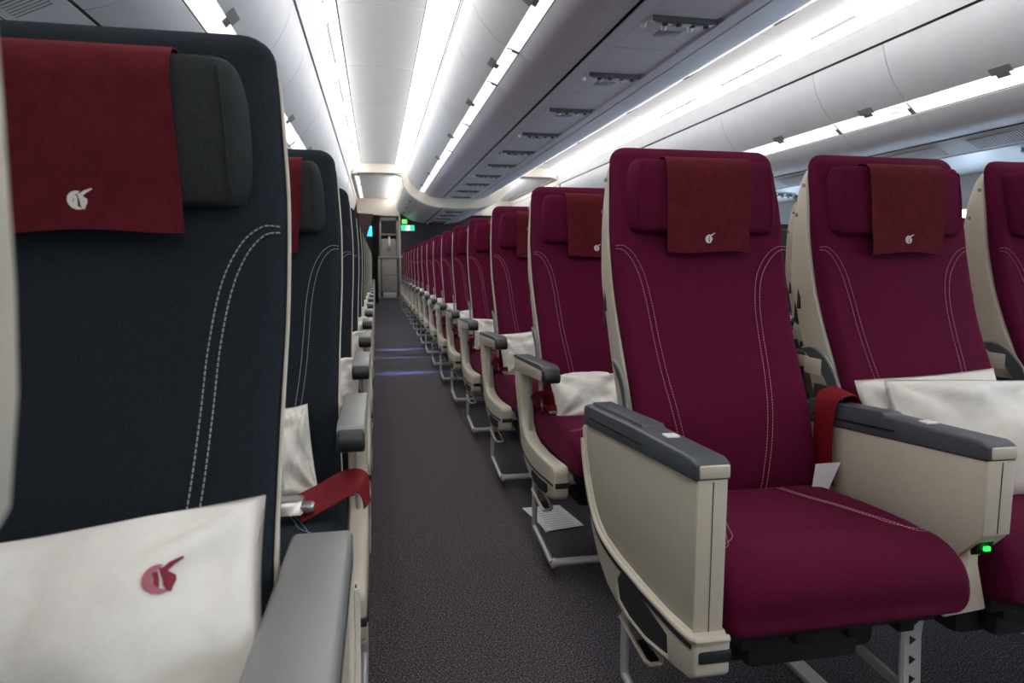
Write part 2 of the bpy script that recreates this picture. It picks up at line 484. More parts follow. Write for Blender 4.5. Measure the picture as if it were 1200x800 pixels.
def recline_mesh(sx, slim=False):
    mb = MB(); x = sx*(.224 if slim else .236)
    arc = spline([(-.085, .704), (-.118, .692), (-.150, .662), (-.170, .615), (-.178, .555)], 6) if slim else spline([(-.035, .716), (-.075, .722), (-.118, .706), (-.158, .668), (-.182, .615), (-.188, .555)], 5)
    n_ = len(arc); WD = .014 if slim else .024
    mb.loft([[(x-.004, y, z), (x+.004, y, z), (x+.004, y+WD*q, z-WD*.8*q), (x-.004, y+WD*q, z-WD*.8*q)] for (y, z), q in zip(arc, [min(1, .15+i/8) for i in range(n_)])], 'arm_grey')
    mb.tube([(x+sx*.001, y-.002, z+.002) for y, z in arc], .0035, 'arm_light', 6)
    if slim: return mb.mesh('recline_hinge_cover', 40)
    mb.box(x-.005, x+.003, -.115, -.05, .66, .70, 'shell', .003)
    mb.box(x-.004, x+.003, -.14, -.09, .54, .64, 'dark_plastic', .002)
    return mb.mesh('recline_hinge_cover', 40)
# --- standard aisle armrest: curved side frame, padded top
SIDE = [(.007, .548), (-.005, .50), (-.04, .43), (-.07, .375), (-.10, .31), (-.15, .268), (-.21, .246), (-.30, .228), (-.40, .232), (-.530, .258),
        (-.546, .270), (-.548, .345), (-.534, .357), (-.44, .350), (-.34, .343), (-.22, .345), (-.155, .362), (-.118, .40), (-.100, .45), (-.093, .50), (-.090, .560)]
RIM = [(-.035, .43), (-.062, .375), (-.095, .325), (-.15, .293), (-.23, .282), (-.34, .283), (-.44, .293), (-.538, .303)]
def side_frame_mesh(sx):
    mb = MB(); a, b_ = sx*.213+sx*.010, sx*.268
    x0, x1 = min(a, b_), max(a, b_)
    mb.prism(SIDE, x0, x1, 'shell', .009, seg=3)
    xo = sx*.2685
    q = spline(RIM, 5)
    mb.ribbon([(xo, y, z) for y, z in q], (0, .25, 1), .007, .0018, 'dark_plastic')
    mb.box(x0+.004, x1+.0008, -.5505, -.490, .295, .311, 'dark_plastic', .003)
    # dark pocket under the rim
    mb.tube([((x0+x1)/2, -.125, .575), ((x0+x1)/2, -.135, .47), ((x0+x1)/2, -.15, .36)], .006, 'alu', 8)
    mb.prism([(-.285, .272), (-.275, .258), (-.30, .244), (-.38, .241), (-.46, .254), (-.48, .266), (-.475, .286), (-.38, .275)], xo-.0015, xo+.0015, 'black')
    return mb.mesh('side_frame', 40)
def arm_mesh(sx, outer=True):
    mb = MB(); a, b_ = sx*.218, sx*.2705
    if not outer: a, b_ = sx*.2575-.0275, sx*.2575+.0275
    x0, x1 = min(a, b_), max(a, b_)
    mb.prism([(.004, .545), (.004, .592), (-.03, .598), (-.40, .612), (-.41, .600), (-.412, .585), (-.39, .573)], x0+.0012, x1-.0012, 'shell', .005, seg=2)
    if not outer:
        mb.prism([(.0, .55), (-.05, .40), (-.16, .33), (-.20, .35), (-.12, .56)], x0+.012, x1-.012, 'dark_plastic', .004)
    return mb.mesh('armrest', 40)
def pad_mesh(sx, outer=True, light=False):
    mb = MB(); a, b_ = sx*.218, sx*.2705
    if not outer: a, b_ = sx*.2575-.0275, sx*.2575+.0275
    x0, x1 = min(a, b_), max(a, b_); m = 'arm_light' if light else 'arm_grey'
    mb.prism([(.006, .594), (.006, .603), (-.02, .606), (-.38, .622), (-.41, .618), (-.425, .606), (-.41, .607)], x0, x1, m, .003, seg=3)
    mb.prism([(-.395, .617), (-.42, .613), (-.436, .598), (-.437, .582), (-.428, .572), (-.395, .570)], x0+.001, x1-.001, 'dark_plastic', .006, seg=3)
    return mb.mesh('arm_pad', 40)
# --- front-row armrest: deep box with a folding table inside
def front_panel_mesh(sx):
    mb = MB(); a, b_ = sx*.226, sx*.282
    x0, x1 = min(a, b_), max(a, b_)
    D = [(-.046, .556), (-.056, .50), (-.085, .44), (-.120, .395), (-.16, .362), (-.21, .345), (-.30, .338), (-.42, .338), (-.52, .342), (-.600, .352), (-.600, .600)]
    mb.prism(D, x0+.004, x1-.005, 'shell_speckle', .004)
    mb.box(x0+.003, x1-.0045, -.603, -.598, .36, .60, 'shell', .001)
    xm = (x0+x1)/2
    mb.box(xm-.0006, xm+.0006, -.6042, -.600, .36, .597, 'seam')
    return mb.mesh('side_panel', 40)
def front_frame_mesh(sx):
    mb = MB(); a, b_ = sx*.224, sx*.2835
    x0, x1 = min(a, b_), max(a, b_)
    F = [(-.040, .552), (-.048, .49), (-.066, .434), (-.09, .378), (-.12, .334), (-.17, .285), (-.227, .256), (-.31, .240), (-.42, .248), (-.52, .266), (-.60, .284),
         (-.619, .298), (-.619, .350), (-.60, .362), (-.52, .352), (-.42, .348), (-.30, .348), (-.21, .355), (-.16, .373), (-.125, .402), (-.092, .446), (-.065, .505), (-.056, .556)]
    mb.prism(F, x0, x1, 'shell', .006, seg=3)
    rim = spline([(-.052, .525), (-.068, .47), (-.098, .42), (-.135, .378), (-.18, .353), (-.25, .341), (-.35, .339), (-.46, .342), (-.56, .349), (-.612, .356)], 6)
    xo = sx*.2845
    mb.tube([(xo, y, z) for y, z in rim] + [(xo-sx*.004, -.6185, .3565), (xo-sx*.012, -.6195, .3565), (xo-sx*.056, -.6195, .3565)], .0058, 'shell', 8)
    mb.ribbon([(xo+sx*.0006, y+.012*(1 if y > -.13 else .3), z-.014*(0 if y > -.09 else 1)) for y, z in rim], (0, .25, 1), .006, .0022, 'dark_plastic')
    mb.box(x0+.006, x1+.001, -.6225, -.555, .318, .338, 'dark_plastic', .004)
    mb.prism([(-.305, .320), (-.292, .300), (-.31, .266), (-.36, .259), (-.44, .263), (-.525, .282), (-.52, .312), (-.42, .320)], xo-.001, xo+.001, 'dark_plastic')
    mb.tube([(xo, y, z) for y, z in [(-.305, .320), (-.29, .300), (-.308, .263), (-.36, .255), (-.44, .259), (-.528, .278)]], .004, 'shell', 6)
    return mb.mesh('side_frame', 40)
def front_pad_mesh(sx, inner=False, light=False):
    mb = MB(); a, b_ = sx*(.214 if light else .225), sx*.2835
    if inner: a, b_ = .2325, .291
    x0, x1 = min(a, b_), max(a, b_); m = 'arm_light' if light else 'arm_grey'
    rear = -.05 if not inner else -.10
    xi = x0 if sx > 0 or inner else x1
    mb.prism([(rear, .556), (rear, .600), (rear-.02, .606), (-.34, .622), (-.585, .631), (-.603, .625), (-.6045, .598)], x0, x1, m, .006, seg=3)
    # recessed flap line and the raised half of the lid
    if not light: mb.prism([(rear-.03, .6015), (rear-.03, .613), (-.36, .629), (-.372, .622), (-.372, .618)], x0+(.012 if sx < 0 else .002), x1-(.002 if sx < 0 else .012), m, .004, seg=2)
    for xs in (x0-.0004, x1+.0004):
        mb.prism([(rear-.05, .583), (-.40, .602), (-.40, .5985), (rear-.05, .5795)], xs-.0008, xs+.0008, 'black')
    mb.box(x0+.006, x1-.003, -.6062, -.5985, .602, .6225, 'shell', .003)
    if not light: mb.box((x0+x1)/2-.008, (x0+x1)/2+.016, -.455, -.432, .6255, .6295, 'white_trim', .0015)
    return mb.mesh('arm_pad', 40)
def divider_mesh():
    mb = MB(); x0, x1 = .235, .288
    mb.prism([(-.10, .57), (-.11, .42), (-.50, .385), (-.555, .415), (-.600, .468), (-.600, .600)], x0, x1, 'shell_speckle', .004)
    mb.box(x0+.0, x1, -.604, -.598, .472, .60, 'shell', .002)
    mb.box((x0+x1)/2-.0006, (x0+x1)/2+.0006, -.6052, -.60, .475, .597, 'seam')
    return mb.mesh('side_panel', 40)
def divider_bracket_mesh():
    mb = MB()
    mb.prism([(.245, .47), (.260, .47), (.262, .41), (.286, .325), (.200, .318), (.196, .335), (.240, .405)], -.575, -.53, 'shell', .004, axis='y')
    return mb.mesh('foot_bracket', 40)
def outlet_mesh():
    mb = MB(); mb.prism([(-.592, .468), (-.584, .432), (-.55, .415), (-.53, .44), (-.54, .468)], .244, .276, 'black', .003)
    return mb.mesh('power_outlet', 30)
def outlet_led():
    mb = MB(); mb.box(.254, .265, -.5925, -.588, .440, .447, 'green_led', .0008); return mb.mesh('indicator_light', 30)
def screen_mesh():                             # seat-back screen and folded table, behind
    mb = MB()
    y = .062
    mb.box(-.15, .15, y-.012, y+.004, .90, 1.08, 'dark_plastic', .006)
    mb.box(-.135, .135, y+.003, y+.006, .915, 1.065, 'seat_screen', .001)
    return mb.mesh('screen', 30)
def table_mesh():
    mb = MB()
    mb.prism([(.045, .86), (.062, .86), (.030, .66), (.012, .66)], -.19, .19, 'shell', .005)
    mb.box(-.02, .02, .05, .068, .862, .882, 'dark_plastic', .003)
    return mb.mesh('tray_table', 30)
# belts
def belt_mesh(kind, sx):
    mb = MB()
    if kind == 'drape':                        # loop lying over the side of the cushion
        q = spline([(sx*.226, -.115, .452), (sx*.220, -.16, .474), (sx*.208, -.195, .486), (sx*.188, -.220, .484), (sx*.165, -.232, .478)], 7)
        mb.ribbon(q, (sx*.5, .35, 1), .046, .0025, 'belt_red')
        q = spline([(sx*.220, -.20, .478), (sx*.222, -.24, .470), (sx*.214, -.27, .462), (sx*.19, -.285, .466)], 6)
        mb.ribbon(q, (sx*.6, .2, 1), .026, .0022, 'belt_red')
    elif kind == 'hung':                       # hung over the divider's top, tag end down
        q = spline([(.298, -.20, .560), (.297, -.20, .610), (.282, -.20, .638), (.250, -.205, .640), (.224, -.21, .626), (.214, -.215, .575), (.216, -.215, .50), (.224, -.22, .44)], 7)
        mb.ribbon(q, [Vector((0, 1, .15))]*len(q), .062, .0025, 'belt_red')
    else:                                      # laid across the front of the cushion
        q = spline([(sx*.145, -.44, .474), (sx*.19, -.43, .492), (sx*.235, -.42, .512), (sx*.262, -.42, .508), (sx*.272, -.425, .470)], 7)
        mb.ribbon(q, (0, .8, .6), .060, .0025, 'belt_red')
    return mb.mesh('seat_belt', 50)
def buckle_mesh(kind, sx):
    mb = MB()
    if kind == 'hung':
        mb.prism([(-.020, 0), (.022, .012), (.012, -.05), (-.012, -.055)], -.0008, .0008, 'paper', axis='y'); return mb.mesh('care_tag', 30)
    if kind == 'drape':
        mb.box(sx*.204-.012, sx*.204+.012, -.298, -.282, .452, .459, 'silver', .003)
    else:
        mb.prism([(-.47, .472), (-.41, .474), (-.41, .494), (-.455, .492)], sx*.13-.036, sx*.13+.030, 'silver', .006)
        mb.box(sx*.13+.022, sx*.13+.048, -.462, -.420, .474, .487, 'silver', .004)
    return mb.mesh('buckle', 40)

ME = {}
def me(key, fn, *a):
    if key not in ME: ME[key] = fn(*a)
    return ME[key]
COVERS = 4
def seat(color, x, y, label, group, left=None, right=None, leg=None, belt=None, side=-1, cshift=0, light=False, cov=0, name='passenger_seat', row1=False, rear=False, hz=0, bot=.948, short=False):
    hm = 'maroon' if color == 'maroon' else 'charcoal_cloth'
    sm = 'stitch' if color == 'maroon' else 'stitch_grey'
    t = thing(name, label, 'seat', (x, y, 0), group)
    link('seat_cushion', me('cu'+color, cushion_mesh, color, sm), t)
    link('backrest', me('bk'+color, backrest_mesh, color, sm, -1 if color == 'maroon' else 1), t)
    s_ = link('backrest_shell', me(('sh', short), shell_mesh, short), t)
    if color == 'maroon':
        for y_, z_ in ((.030, .835), (.050, .80)): link('side_latch', me('slt', latch_mesh), s_, (-(hw(z_)+.004)*(1-.075*(y_-bk(z_))/.10), y_, z_))
        for y_, z_ in ((.024, 1.115), (.055, 1.045)): link('screw', me('scw', screw_mesh), s_, (-(hw(z_)+.003)*(1-.075*(y_-bk(z_))/.08), y_, z_))
    link('headrest_bracket', me('br', bracket_mesh), t)
    hr = link('headrest', me('hr'+hm, headrest_mesh, hm), t, (0, 0, hz))
    link('headrest_cover', me(('cov', cov, cshift, bot), cover_mesh, cov*1.7, cshift, [0, .6, -.5, .2][cov % 4], bot), hr)
    link('seat_pan', me('pan', pan_mesh), t)
    link('support_beam', me('beam', beam_mesh), t, (0, -.512, .314)); link('support_beam', me('beam', beam_mesh), t, (0, -.22, .30))
    if rear:
        link('tray_table', me('tab', table_mesh), t); link('screen', me('scr', screen_mesh), t)
    if leg: link('leg', me('leg', leg_mesh), t, (leg, 0, 0))
    o = -1 if left in ('std', 'front') else (1 if right in ('std', 'front') else 0)
    link('baggage_bar', me(('bar', o), bar_mesh, o), t)
    if color == 'maroon': link('recline_hinge_cover', me(('rec', left in ('std', 'front')), recline_mesh, -1, left in ('std', 'front')), t)
    for sx, kind in ((-1, left), (1, right)):
        if kind == 'std':
            f = link('side_frame', me(('sf', sx), side_frame_mesh, sx), t)
            a = link('armrest', me(('arm', sx), arm_mesh, sx), t)
            link('arm_pad', me(('pad', sx, light), pad_mesh, sx, True, light), a)
        elif kind == 'inner':
            a = link('armrest', me(('armi', sx), arm_mesh, sx, False), t)
            link('arm_pad', me(('padi', sx), pad_mesh, sx, False), a)
        elif kind == 'front':
            link('side_frame', me(('ff', sx), front_frame_mesh, sx), t)
            a = link('side_panel', me(('fp', sx), front_panel_mesh, sx), t)
            link('arm_pad', me(('fpad', sx, light), front_pad_mesh, sx, False, light), a)
        elif kind == 'divider':
            a = link('side_panel', me('div', divider_mesh), t)
            link('arm_pad', me('divpad', front_pad_mesh, 1, True), a)
            link('foot_bracket', me('divbr', divider_bracket_mesh), t)
            q = link('power_outlet', me('outl', outlet_mesh), t); link('indicator_light', me('outled', outlet_led), q)
    if belt:
        b_ = link('seat_belt', me(('belt', belt, side), belt_mesh, belt, side), t)
        if belt == 'hung':
            q = link('care_tag', me('tagm', buckle_mesh, 'hung', 1), b_, (.205, -.245, .485), (0, .2, -.5), (1.1, 1, 1.5)); q['label'] = 'white care tag'
        else: link('buckle', me(('buck', belt, side), buckle_mesh, belt, side), b_)
    return t

ORD = ['first', 'second', 'third', 'fourth', 'fifth', 'sixth', 'seventh', 'eighth', 'ninth', 'tenth', 'eleventh', 'twelfth', 'thirteenth', 'fourteenth', 'fifteenth', 'sixteenth', 'seventeenth']
PITCH, W = .81, .515
X1, Y1 = .742, 1.50
colname = ['aisle seat', 'middle seat', 'far-side seat']
for k in range(16):
    for c in range(3):
        if k and c == 2 and k > 5: continue
        if k > 8 and c == 1: continue
        front_row = k == 0
        extra = ''
        if front_row: lab = ['maroon seat nearest the camera with deep beige armrest box on the aisle', 'maroon front-row seat with white pillows piled on its cushion', 'maroon front-row seat cut off by the right edge of the photo'][c]
        elif c == 0:
            lab = f'maroon aisle seat of the centre block, {ORD[k]} row from the front' + (' , white pillow on it'.replace(' ,', ',') if k < 4 else '')
        else: lab = f'maroon {colname[c]} of the centre block, {ORD[k]} row, behind the seats before it'
        L = R = None
        if c == 0: L = 'front' if front_row else 'std'
        if c < 2: R = 'divider' if front_row else 'inner'
        else: R = 'front' if front_row else 'std'
        seat('maroon', X1+W*c, Y1+PITCH*k, lab, 'maroon seats of the centre block', L, R,
             leg={0: .185, 2: -.185}.get(c), belt=('hung' if front_row and c == 0 else ('drape' if (c == 0 or front_row) else None)),
             side=-1, cov=(k*3+c) % COVERS)
XL, YL = -.297, .87
for k in range(-1, 17):
    x = XL - (.021 if k == 0 else (.0085 if k == -1 else 0)); y = YL+PITCH*k - (.012 if k == 0 else 0)
    if k == -1: y = .145
    lab = {-1: 'navy seat right beside the camera, only its beige shell edge in view at far left',
           0: 'large navy seat in the left foreground with a white logo pillow'}.get(k, f'navy aisle seat of the left block, {ORD[max(k-1,0)]} row behind the foreground one' if k > 0 else '')
    if k == 1: lab = 'navy aisle seat directly behind the foreground one, buckle on its cushion'
    seat('navy', x, y, lab, 'navy seats of the left block', None if (k > 3 or k == -1) else 'inner', None if k == -1 else ('front' if k == 0 else 'std'), leg=-.185,
         belt='laid' if k == 1 else ('drape' if k > 1 else None), side=1, light=True, cov=(k+5) % COVERS, cshift=.034 if k == 1 else (.006 if k == 0 else 0), hz=-.010 if k == 0 else 0, bot=.963 if k == 0 else .948, short=k == -1, rear=(k == -1 and False))
for k in range(2, 8):                          # the block beyond the second aisle, glimpsed through the gaps
    for c in range(2):
        y = YL+PITCH*k
        seat('navy', 2.811+W*c, y, f'navy {["aisle", "middle"][c]} seat beyond the second aisle, {ORD[k]} row', 'navy seats of the right block', 'std' if c == 0 else None,
             'inner', leg=.185, side=-1, cov=(k+c) % COVERS)

# ------------------------------------------------------------------ pillows
def pillow_mesh(a, b_, T, seed, logo=None):
    mb = MB(); nx, ny = 36, 28
    def P(u, v, side):
        px = a*u*(1-.05*(1-u*u)*0) * (1-.045*(1-abs(v)**2.0)*abs(u)**3)
        py = b_*v * (1-.02*(1-abs(u)**2.0)*abs(v)**3)
        e = max(0, (1-abs(u)**2.6))*max(0, (1-abs(v)**2.6))
        t = T*e**.55
        w = 0
        for cx, cy in ((1, 1), (1, -1), (-1, 1), (-1, -1)):
            du, dv = (cx-u), (cy-v); r_ = math.hypot(du, dv)+.05; an = math.atan2(dv, du)
            w += math.sin(an*9+seed+cx*2+cy)*math.exp(-r_*1.2)*.016
        w += noise.noise(Vector((u*2.3+seed, v*2.1, side*3+seed)))*.012 + noise.noise(Vector((u*6+seed, v*5, side)))*.004
        z = side*t + w*min(1, e*3+.0)*(1 if side > 0 else .4) + noise.noise(Vector((u*1.2+seed*2, v*1.2, 5.)))*.012
        return Vector((px, py, z))
    v = []; f = []
    for side in (1, -1):
        for j in range(ny+1):
            for i in range(nx+1): v.append(P(-1+2*i/nx, -1+2*j/ny, side))
    n = nx+1; q = n*(ny+1)
    for j in range(ny):
        for i in range(nx):
            A = j*n+i; f.append([A, A+1, A+1+n, A+n]); f.append([q+A+n, q+A+1+n, q+A+1, q+A])
    mb.add(v, f, 'white_cloth')
    if logo:
        lx, ly, sc, rot = logo
        def on(p, r_):
            c_, s_ = math.cos(rot), math.sin(rot)
            U = (lx+p*c_-r_*s_)/a; V = (ly+p*s_+r_*c_)/b_
            return P(U, V, 1)+Vector((0, 0, .0016))
        add_emblem(mb, on, 'logo_red', sc, 'logo_pink')
    me_ = mb.mesh('pillow', 70)
    b2 = bmesh.new(); b2.from_mesh(me_); bmesh.ops.remove_doubles(b2, verts=b2.verts, dist=.0002); b2.to_mesh(me_); b2.free()
    return me_
def frame(center, right, up):
    """matrix whose local x is `right`, local y is `up`, local z the face of the pillow"""
    r_ = Vector(right).normalized(); u = Vector(up); u = (u-r_*u.dot(r_)).normalized(); n_ = r_.cross(u)
    return Matrix(((r_.x, u.x, n_.x, center[0]), (r_.y, u.y, n_.y, center[1]), (r_.z, u.z, n_.z, center[2]), (0, 0, 0, 1)))
def pillow(center, right, up, label, size=(.17, .12, .035), seed=1, logo=None, group='white airline pillows'):
    o = link('pillow', pillow_mesh(*size, seed, logo)); o.matrix_world = frame(center, right, up)
    return tag(o, label, 'pillow', group)
pillow((-.302, .555, .577), (1, .06, .10), (0.02, .62, .78), 'large white pillow with red round emblem on the foreground navy seat', (.212, .135, .062), 3.1, logo=(.136, .060, .0118, .12))
pillow((X1-.070, Y1+PITCH-.245, .497), (1, 0, 0), (0, .6, .8), 'white pillow leaning on the aisle seat behind the nearest maroon seat', (.125, .085, .03), 5.2)
pillow((X1-.115, Y1+2*PITCH-.235, .53), (1, .1, .05), (0, .4, .9), 'white pillow standing on the maroon aisle seat in the third row', (.10, .095, .028), 2.4)
pillow((X1-.11, Y1+3*PITCH-.235, .53), (1, .1, -.1), (0, .45, .9), 'white pillow with one corner up on the maroon aisle seat in the fourth row', (.11, .09, .03), 8.4)
for k in range(4, 14):
    pillow((X1-.12+.01*math.sin(k*3), Y1+k*PITCH-.235, .53), (1, .1, .1*math.sin(k*2.)), (0, .45, .9), f'white pillow on the maroon aisle seat in the {ORD[k]} row', (.10, .09, .03), 3.3+k)
pillow((X1+W-.030, Y1-.243, .555), (1, -.02, .05), (0, .36, .93), 'white pillow at the back of the pile on the front-row middle seat', (.180, .125, .045), 6.6)
pillow((X1+W-.015, Y1-.325, .553), (1, -.05, -.03), (0, .40, .92), 'plump white pillow in front of the pile on the front-row middle seat', (.188, .130, .060), 9.3)
pillow((XL+.105, YL+PITCH-.25, .53), (1, .1, .1), (.0, .5, .85), 'white pillow on the second navy seat, half hidden by the foreground seat', (.055, .10, .025), 1.4)
pillow((XL+.14, YL+2*PITCH-.22, .53), (1, .2, -.2), (.0, .5, .9), 'white pillow on the third navy seat down the left side', (.10, .10, .035), 7.9)
for k in range(3, 9):
    pillow((XL+.15, YL+k*PITCH-.22, .54), (1, .1, .1*math.cos(k)), (0, .5, .9), f'white pillow on the {ORD[k]} navy aisle seat down the left side', (.09, .10, .03), 4.4+k)

# leaflet on the floor under the second maroon row
mb = MB()
mb.prism([(.522, 2.397), (.585, 2.40), (.592, 2.408), (.668, 2.400), (.700, 2.190), (.560, 2.165)], .0045, .0062, 'paper', axis='z')
mb.prism([(.545, 2.392), (.60, 2.39), (.655, 2.20), (.555, 2.16)], .001, .0035, 'paper', axis='z')
for i in range(9):
    a = .012+.0205*i
    mb.prism([(.565+.002*i, 2.36-a), (.655+.002*i, 2.372-a), (.655+.002*i, 2.369-a), (.565+.002*i, 2.357-a)], .0062, .0066, 'paper_grey', axis='z')
tag(link('leaflet', mb.mesh('leaflet', 30)), 'white printed leaflet lying on the carpet under the second maroon seat', 'leaflet')

# ------------------------------------------------------------------ cabin shell
AX = 1.257
def mir(p): return (2*AX-p[0], p[1])
YF, YR, YW, YG = -2.6, 10.5, 14.35, 17.8
mb = MB(); mb.box(-1.75, 4.3, YF, YG+1.2, -.05, 0, 'carpet'); struct('floor', mb, 'dark plum-grey flecked carpet')
B1 = [-2.6, -1.46, -.21, 1.04, 2.29, 3.53, 4.17, 5.41, 6.66, 7.90, 9.15, 10.48]
B2 = [10.56, 11.80, 13.05, 14.33]
# ceilings over both aisles
def aisle_ceiling(side):
    f = (lambda p: p) if side < 0 else mir
    up = 1 if side < 0 else -1
    z = h(1.485)
    mb = MB()
    T = [(-.186, z), (-.06, z+.006), (.063, z+.008), (.19, z+.006), (.312, z)]
    for a, b_ in zip(B1, B1[1:]): mb.sheet([f(p) for p in T], a+.006, b_-.006, .012, 'tile', up)
    mb.sheet([f((p[0], p[1]+.014)) for p in T], YF, YR, .01, 'white_trim', up)
    mb.sheet([f(p) for p in [(-.196, z+.012), (-.180, z+.012)]], YF, YR, .01, 'dark_seam', up)
    mb.sheet([f(p) for p in [(.306, z+.010), (.322, z+.010)]], YF, YR, .01, 'seam', up)
    return mb
struct('ceiling', aisle_ceiling(-1), 'white ceiling panels over the near aisle')
struct('ceiling', aisle_ceiling(1), 'white ceiling panels over the far aisle')
mb = MB()
for f, up in ((lambda p: p, 1), (mir, -1)):
    mb.sheet([f(p) for p in [(-.355, h(1.268)), (-.335, h(1.33)), (-.317, h(1.383))]], YF, YR, .01, 'bin', up)
    mb.sheet([f(p) for p in [(.488, h(1.40)), (.500, h(1.44)), (.508, h(1.452))]], YF, YR, .006, 'bin_grey', up)
    mb.sheet([f(p) for p in [(-.40, h(1.27)), (-.36, h(1.29))]], YF, YR, .006, 'dark_seam', up)
struct('trim_1', mb)
def cove_mesh(side, which):
    f = (lambda p: p) if side < 0 else mir; up = 1 if side < 0 else -1
    mb = MB()
    if which: P = [(-.316, h(1.385)), (-.29, h(1.42)), (-.25, h(1.455)), (-.197, h(1.486))]
    else: P = [(.321, h(1.486)), (.38, h(1.482)), (.44, h(1.468)), (.503, h(1.448))]
    for a, b_ in zip(B1, B1[1:]): mb.sheet([f(p) for p in P], a+.001, b_-.001, .008, 'cove', up)
    return mb
nm = {(-1, 1): 'near aisle, window side', (-1, 0): 'near aisle, centre side', (1, 1): 'far aisle, window side', (1, 0): 'far aisle, centre side'}
for k_, v_ in nm.items():
    o = link('cove_light', cove_mesh(*k_).mesh('cove_light'))
    tag(o, f'glowing white cove light along the ceiling of the {v_}', 'light', 'cove lights')
# grille slots in the coves
slot = MB(); slot.box(-.012, .012, -.42, .42, -.002, .002, 'tile', .001)
slm = slot.mesh('air_grille')
for i, (a, b_) in enumerate(zip(B1[2:], B1[3:])):
    for side in (-1, 1):
        x, z = (-.2585, 1.4385)
        if side > 0: x = 2*AX-x
        o = link('air_grille', slm, None, (x, (a+b_)/2, h(z)), (0, (-.70 if side < 0 else .70), 0), (1, (b_-a)/1.25, 1))
        tag(o, f'slim pale air grille in the {"near" if side < 0 else "far"} aisle cove, {ORD[i]} bin along', 'air grille', 'air grilles in the ceiling coves')

# overhead bins
SIDE_DOOR = [(-.364, 1.256), (-.372, 1.22), (-.389, 1.165), (-.412, 1.11), (-.444, 1.055), (-.490, .997), (-.546, .945)]
SIDE_STRIP = [(-.546, .943), (-.580, .915), (-.616, .885)]
SIDE_UNDER = [(-.620, .878), (-.645, .843), (-.674, .816), (-.72, .782), (-.767, .758), (-.828, .742)]
SIDE_VENT = [(-.836, .733), (-.91, .697), (-.986, .667)]
SIDE_PSU = [(-.992, .662), (-1.25, .645), (-1.50, .62)]
CEN_DOOR = [(.488, 1.402), (.492, 1.36), (.505, 1.312), (.535, 1.245), (.575, 1.192), (.625, 1.143), (.678, 1.106)]
CEN_STRIP = [(.680, 1.102), (.712, 1.096), (.745, 1.084)]
CEN_UNDER = [(.749, 1.080), (.775, 1.052), (.82, 1.030), (.88, 1.013), (.95, 1.004), (1.008, .999)]
def bin_unit(kind, mirrored, a, b_, label, group, short=False, drop=0, digits=True):
    f = mir if mirrored else (lambda p: p); up = -1 if mirrored else 1
    D, S, U = {'side': (SIDE_DOOR, SIDE_STRIP, SIDE_UNDER), 'cen': (CEN_DOOR, CEN_STRIP, CEN_UNDER)}[kind]
    if kind == 'side': up = -up
    if drop: D, S, U = drop
    q = lambda P: [f((x, h(z))) for x, z in P]
    t = thing('overhead_bin', label, 'overhead bin', (0, a, 0), group)
    L = b_-a; g = .0028
    mb = MB(); mb.sheet(q(U), g, L-g, .012, 'bin_grey' if kind == 'cen' else 'bin', up)
    link('underside', mb.mesh('underside'), t)
    mb = MB(); mb.sheet(q(D), g, L-g, .012, 'bin', up); d = link('door', mb.mesh('door'), t)
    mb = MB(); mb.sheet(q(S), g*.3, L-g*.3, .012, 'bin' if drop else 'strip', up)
    e = S[-1]; s0 = S[0]; 
    if not (mirrored and kind == 'cen'): mb.sheet(q([(p[0]+(.002 if kind == 'side' else -.002), p[1]-.003) for p in S]), 0, .007, .004, 'latch', up)
    if not (mirrored and kind == 'cen'): mb.sheet(q([(S[1][0]+(.002 if kind == 'side' else -.002), S[1][1]-.003), (S[-1][0], S[-1][1]-.003)]), .010, .034, .003, 'latch', up)
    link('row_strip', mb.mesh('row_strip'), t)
    # latch: a grey plate on the door's edge and a lip over the strip
    mb = MB(); c = L/2; p1, p2 = D[-1], D[-2]
    n_ = Vector((p2[1]-p1[1], 0, p1[0]-p2[0])).normalized()
    dx, dz = (p2[0]-p1[0]), (p2[1]-p1[1]); ln = math.hypot(dx, dz); dx /= ln; dz /= ln
    nx_, nz_ = dz, -dx
    if nz_ > 0: nx_, nz_ = -nx_, -nz_
    P0 = [(p1[0]+nx_*.003, p1[1]+nz_*.003), (p1[0]+dx*.042+nx_*.003, p1[1]+dz*.042+nz_*.003)]
    mb.sheet(q(P0), c-.058, c+.058, .005, 'latch', up)
    s1 = S[1]
    P1 = [(p1[0]+nx_*.004, p1[1]+nz_*.004), ((S[0][0]+s1[0])/2+nx_*.004, (S[0][1]+s1[1])/2+nz_*.006)]
    mb.sheet(q(P1), c-.030, c+.040, .004, 'latch', up)
    link('latch', mb.mesh('latch'), d)
    if digits and kind == 'side':
        mb = MB()
        for j in range(5):
            sx_ = (S[0][0]+S[-1][0])/2; sz_ = (S[0][1]+S[-1][1])/2-.0012
            mb.sheet(q([(sx_+.010, sz_+.008), (sx_-.010, sz_-.008)]), L*.16+j*.014, L*.16+j*.014+.006, .0008, 'psu', up)
        link('row_marking', mb.mesh('row_marking'), t)
    return t
for i, (a, b_) in enumerate(zip(B1, B1[1:])):
    if i == 0: continue
    w_ = ORD[i-1]
    bin_unit('side', False, a, b_, f'white overhead bin above the left window seats, {w_} along', 'bins above the left window seats')
    bin_unit('side', True, a, b_, f'white overhead bin above the right window seats, {w_} along', 'bins above the right window seats')
    bin_unit('cen', False, a, b_, f'curved grey overhead bin over the centre block, near side, {w_} along', 'bins over the centre block')
    bin_unit('cen', True, a, b_, f'curved grey overhead bin over the centre block, far side, {w_} along', 'bins over the centre block')
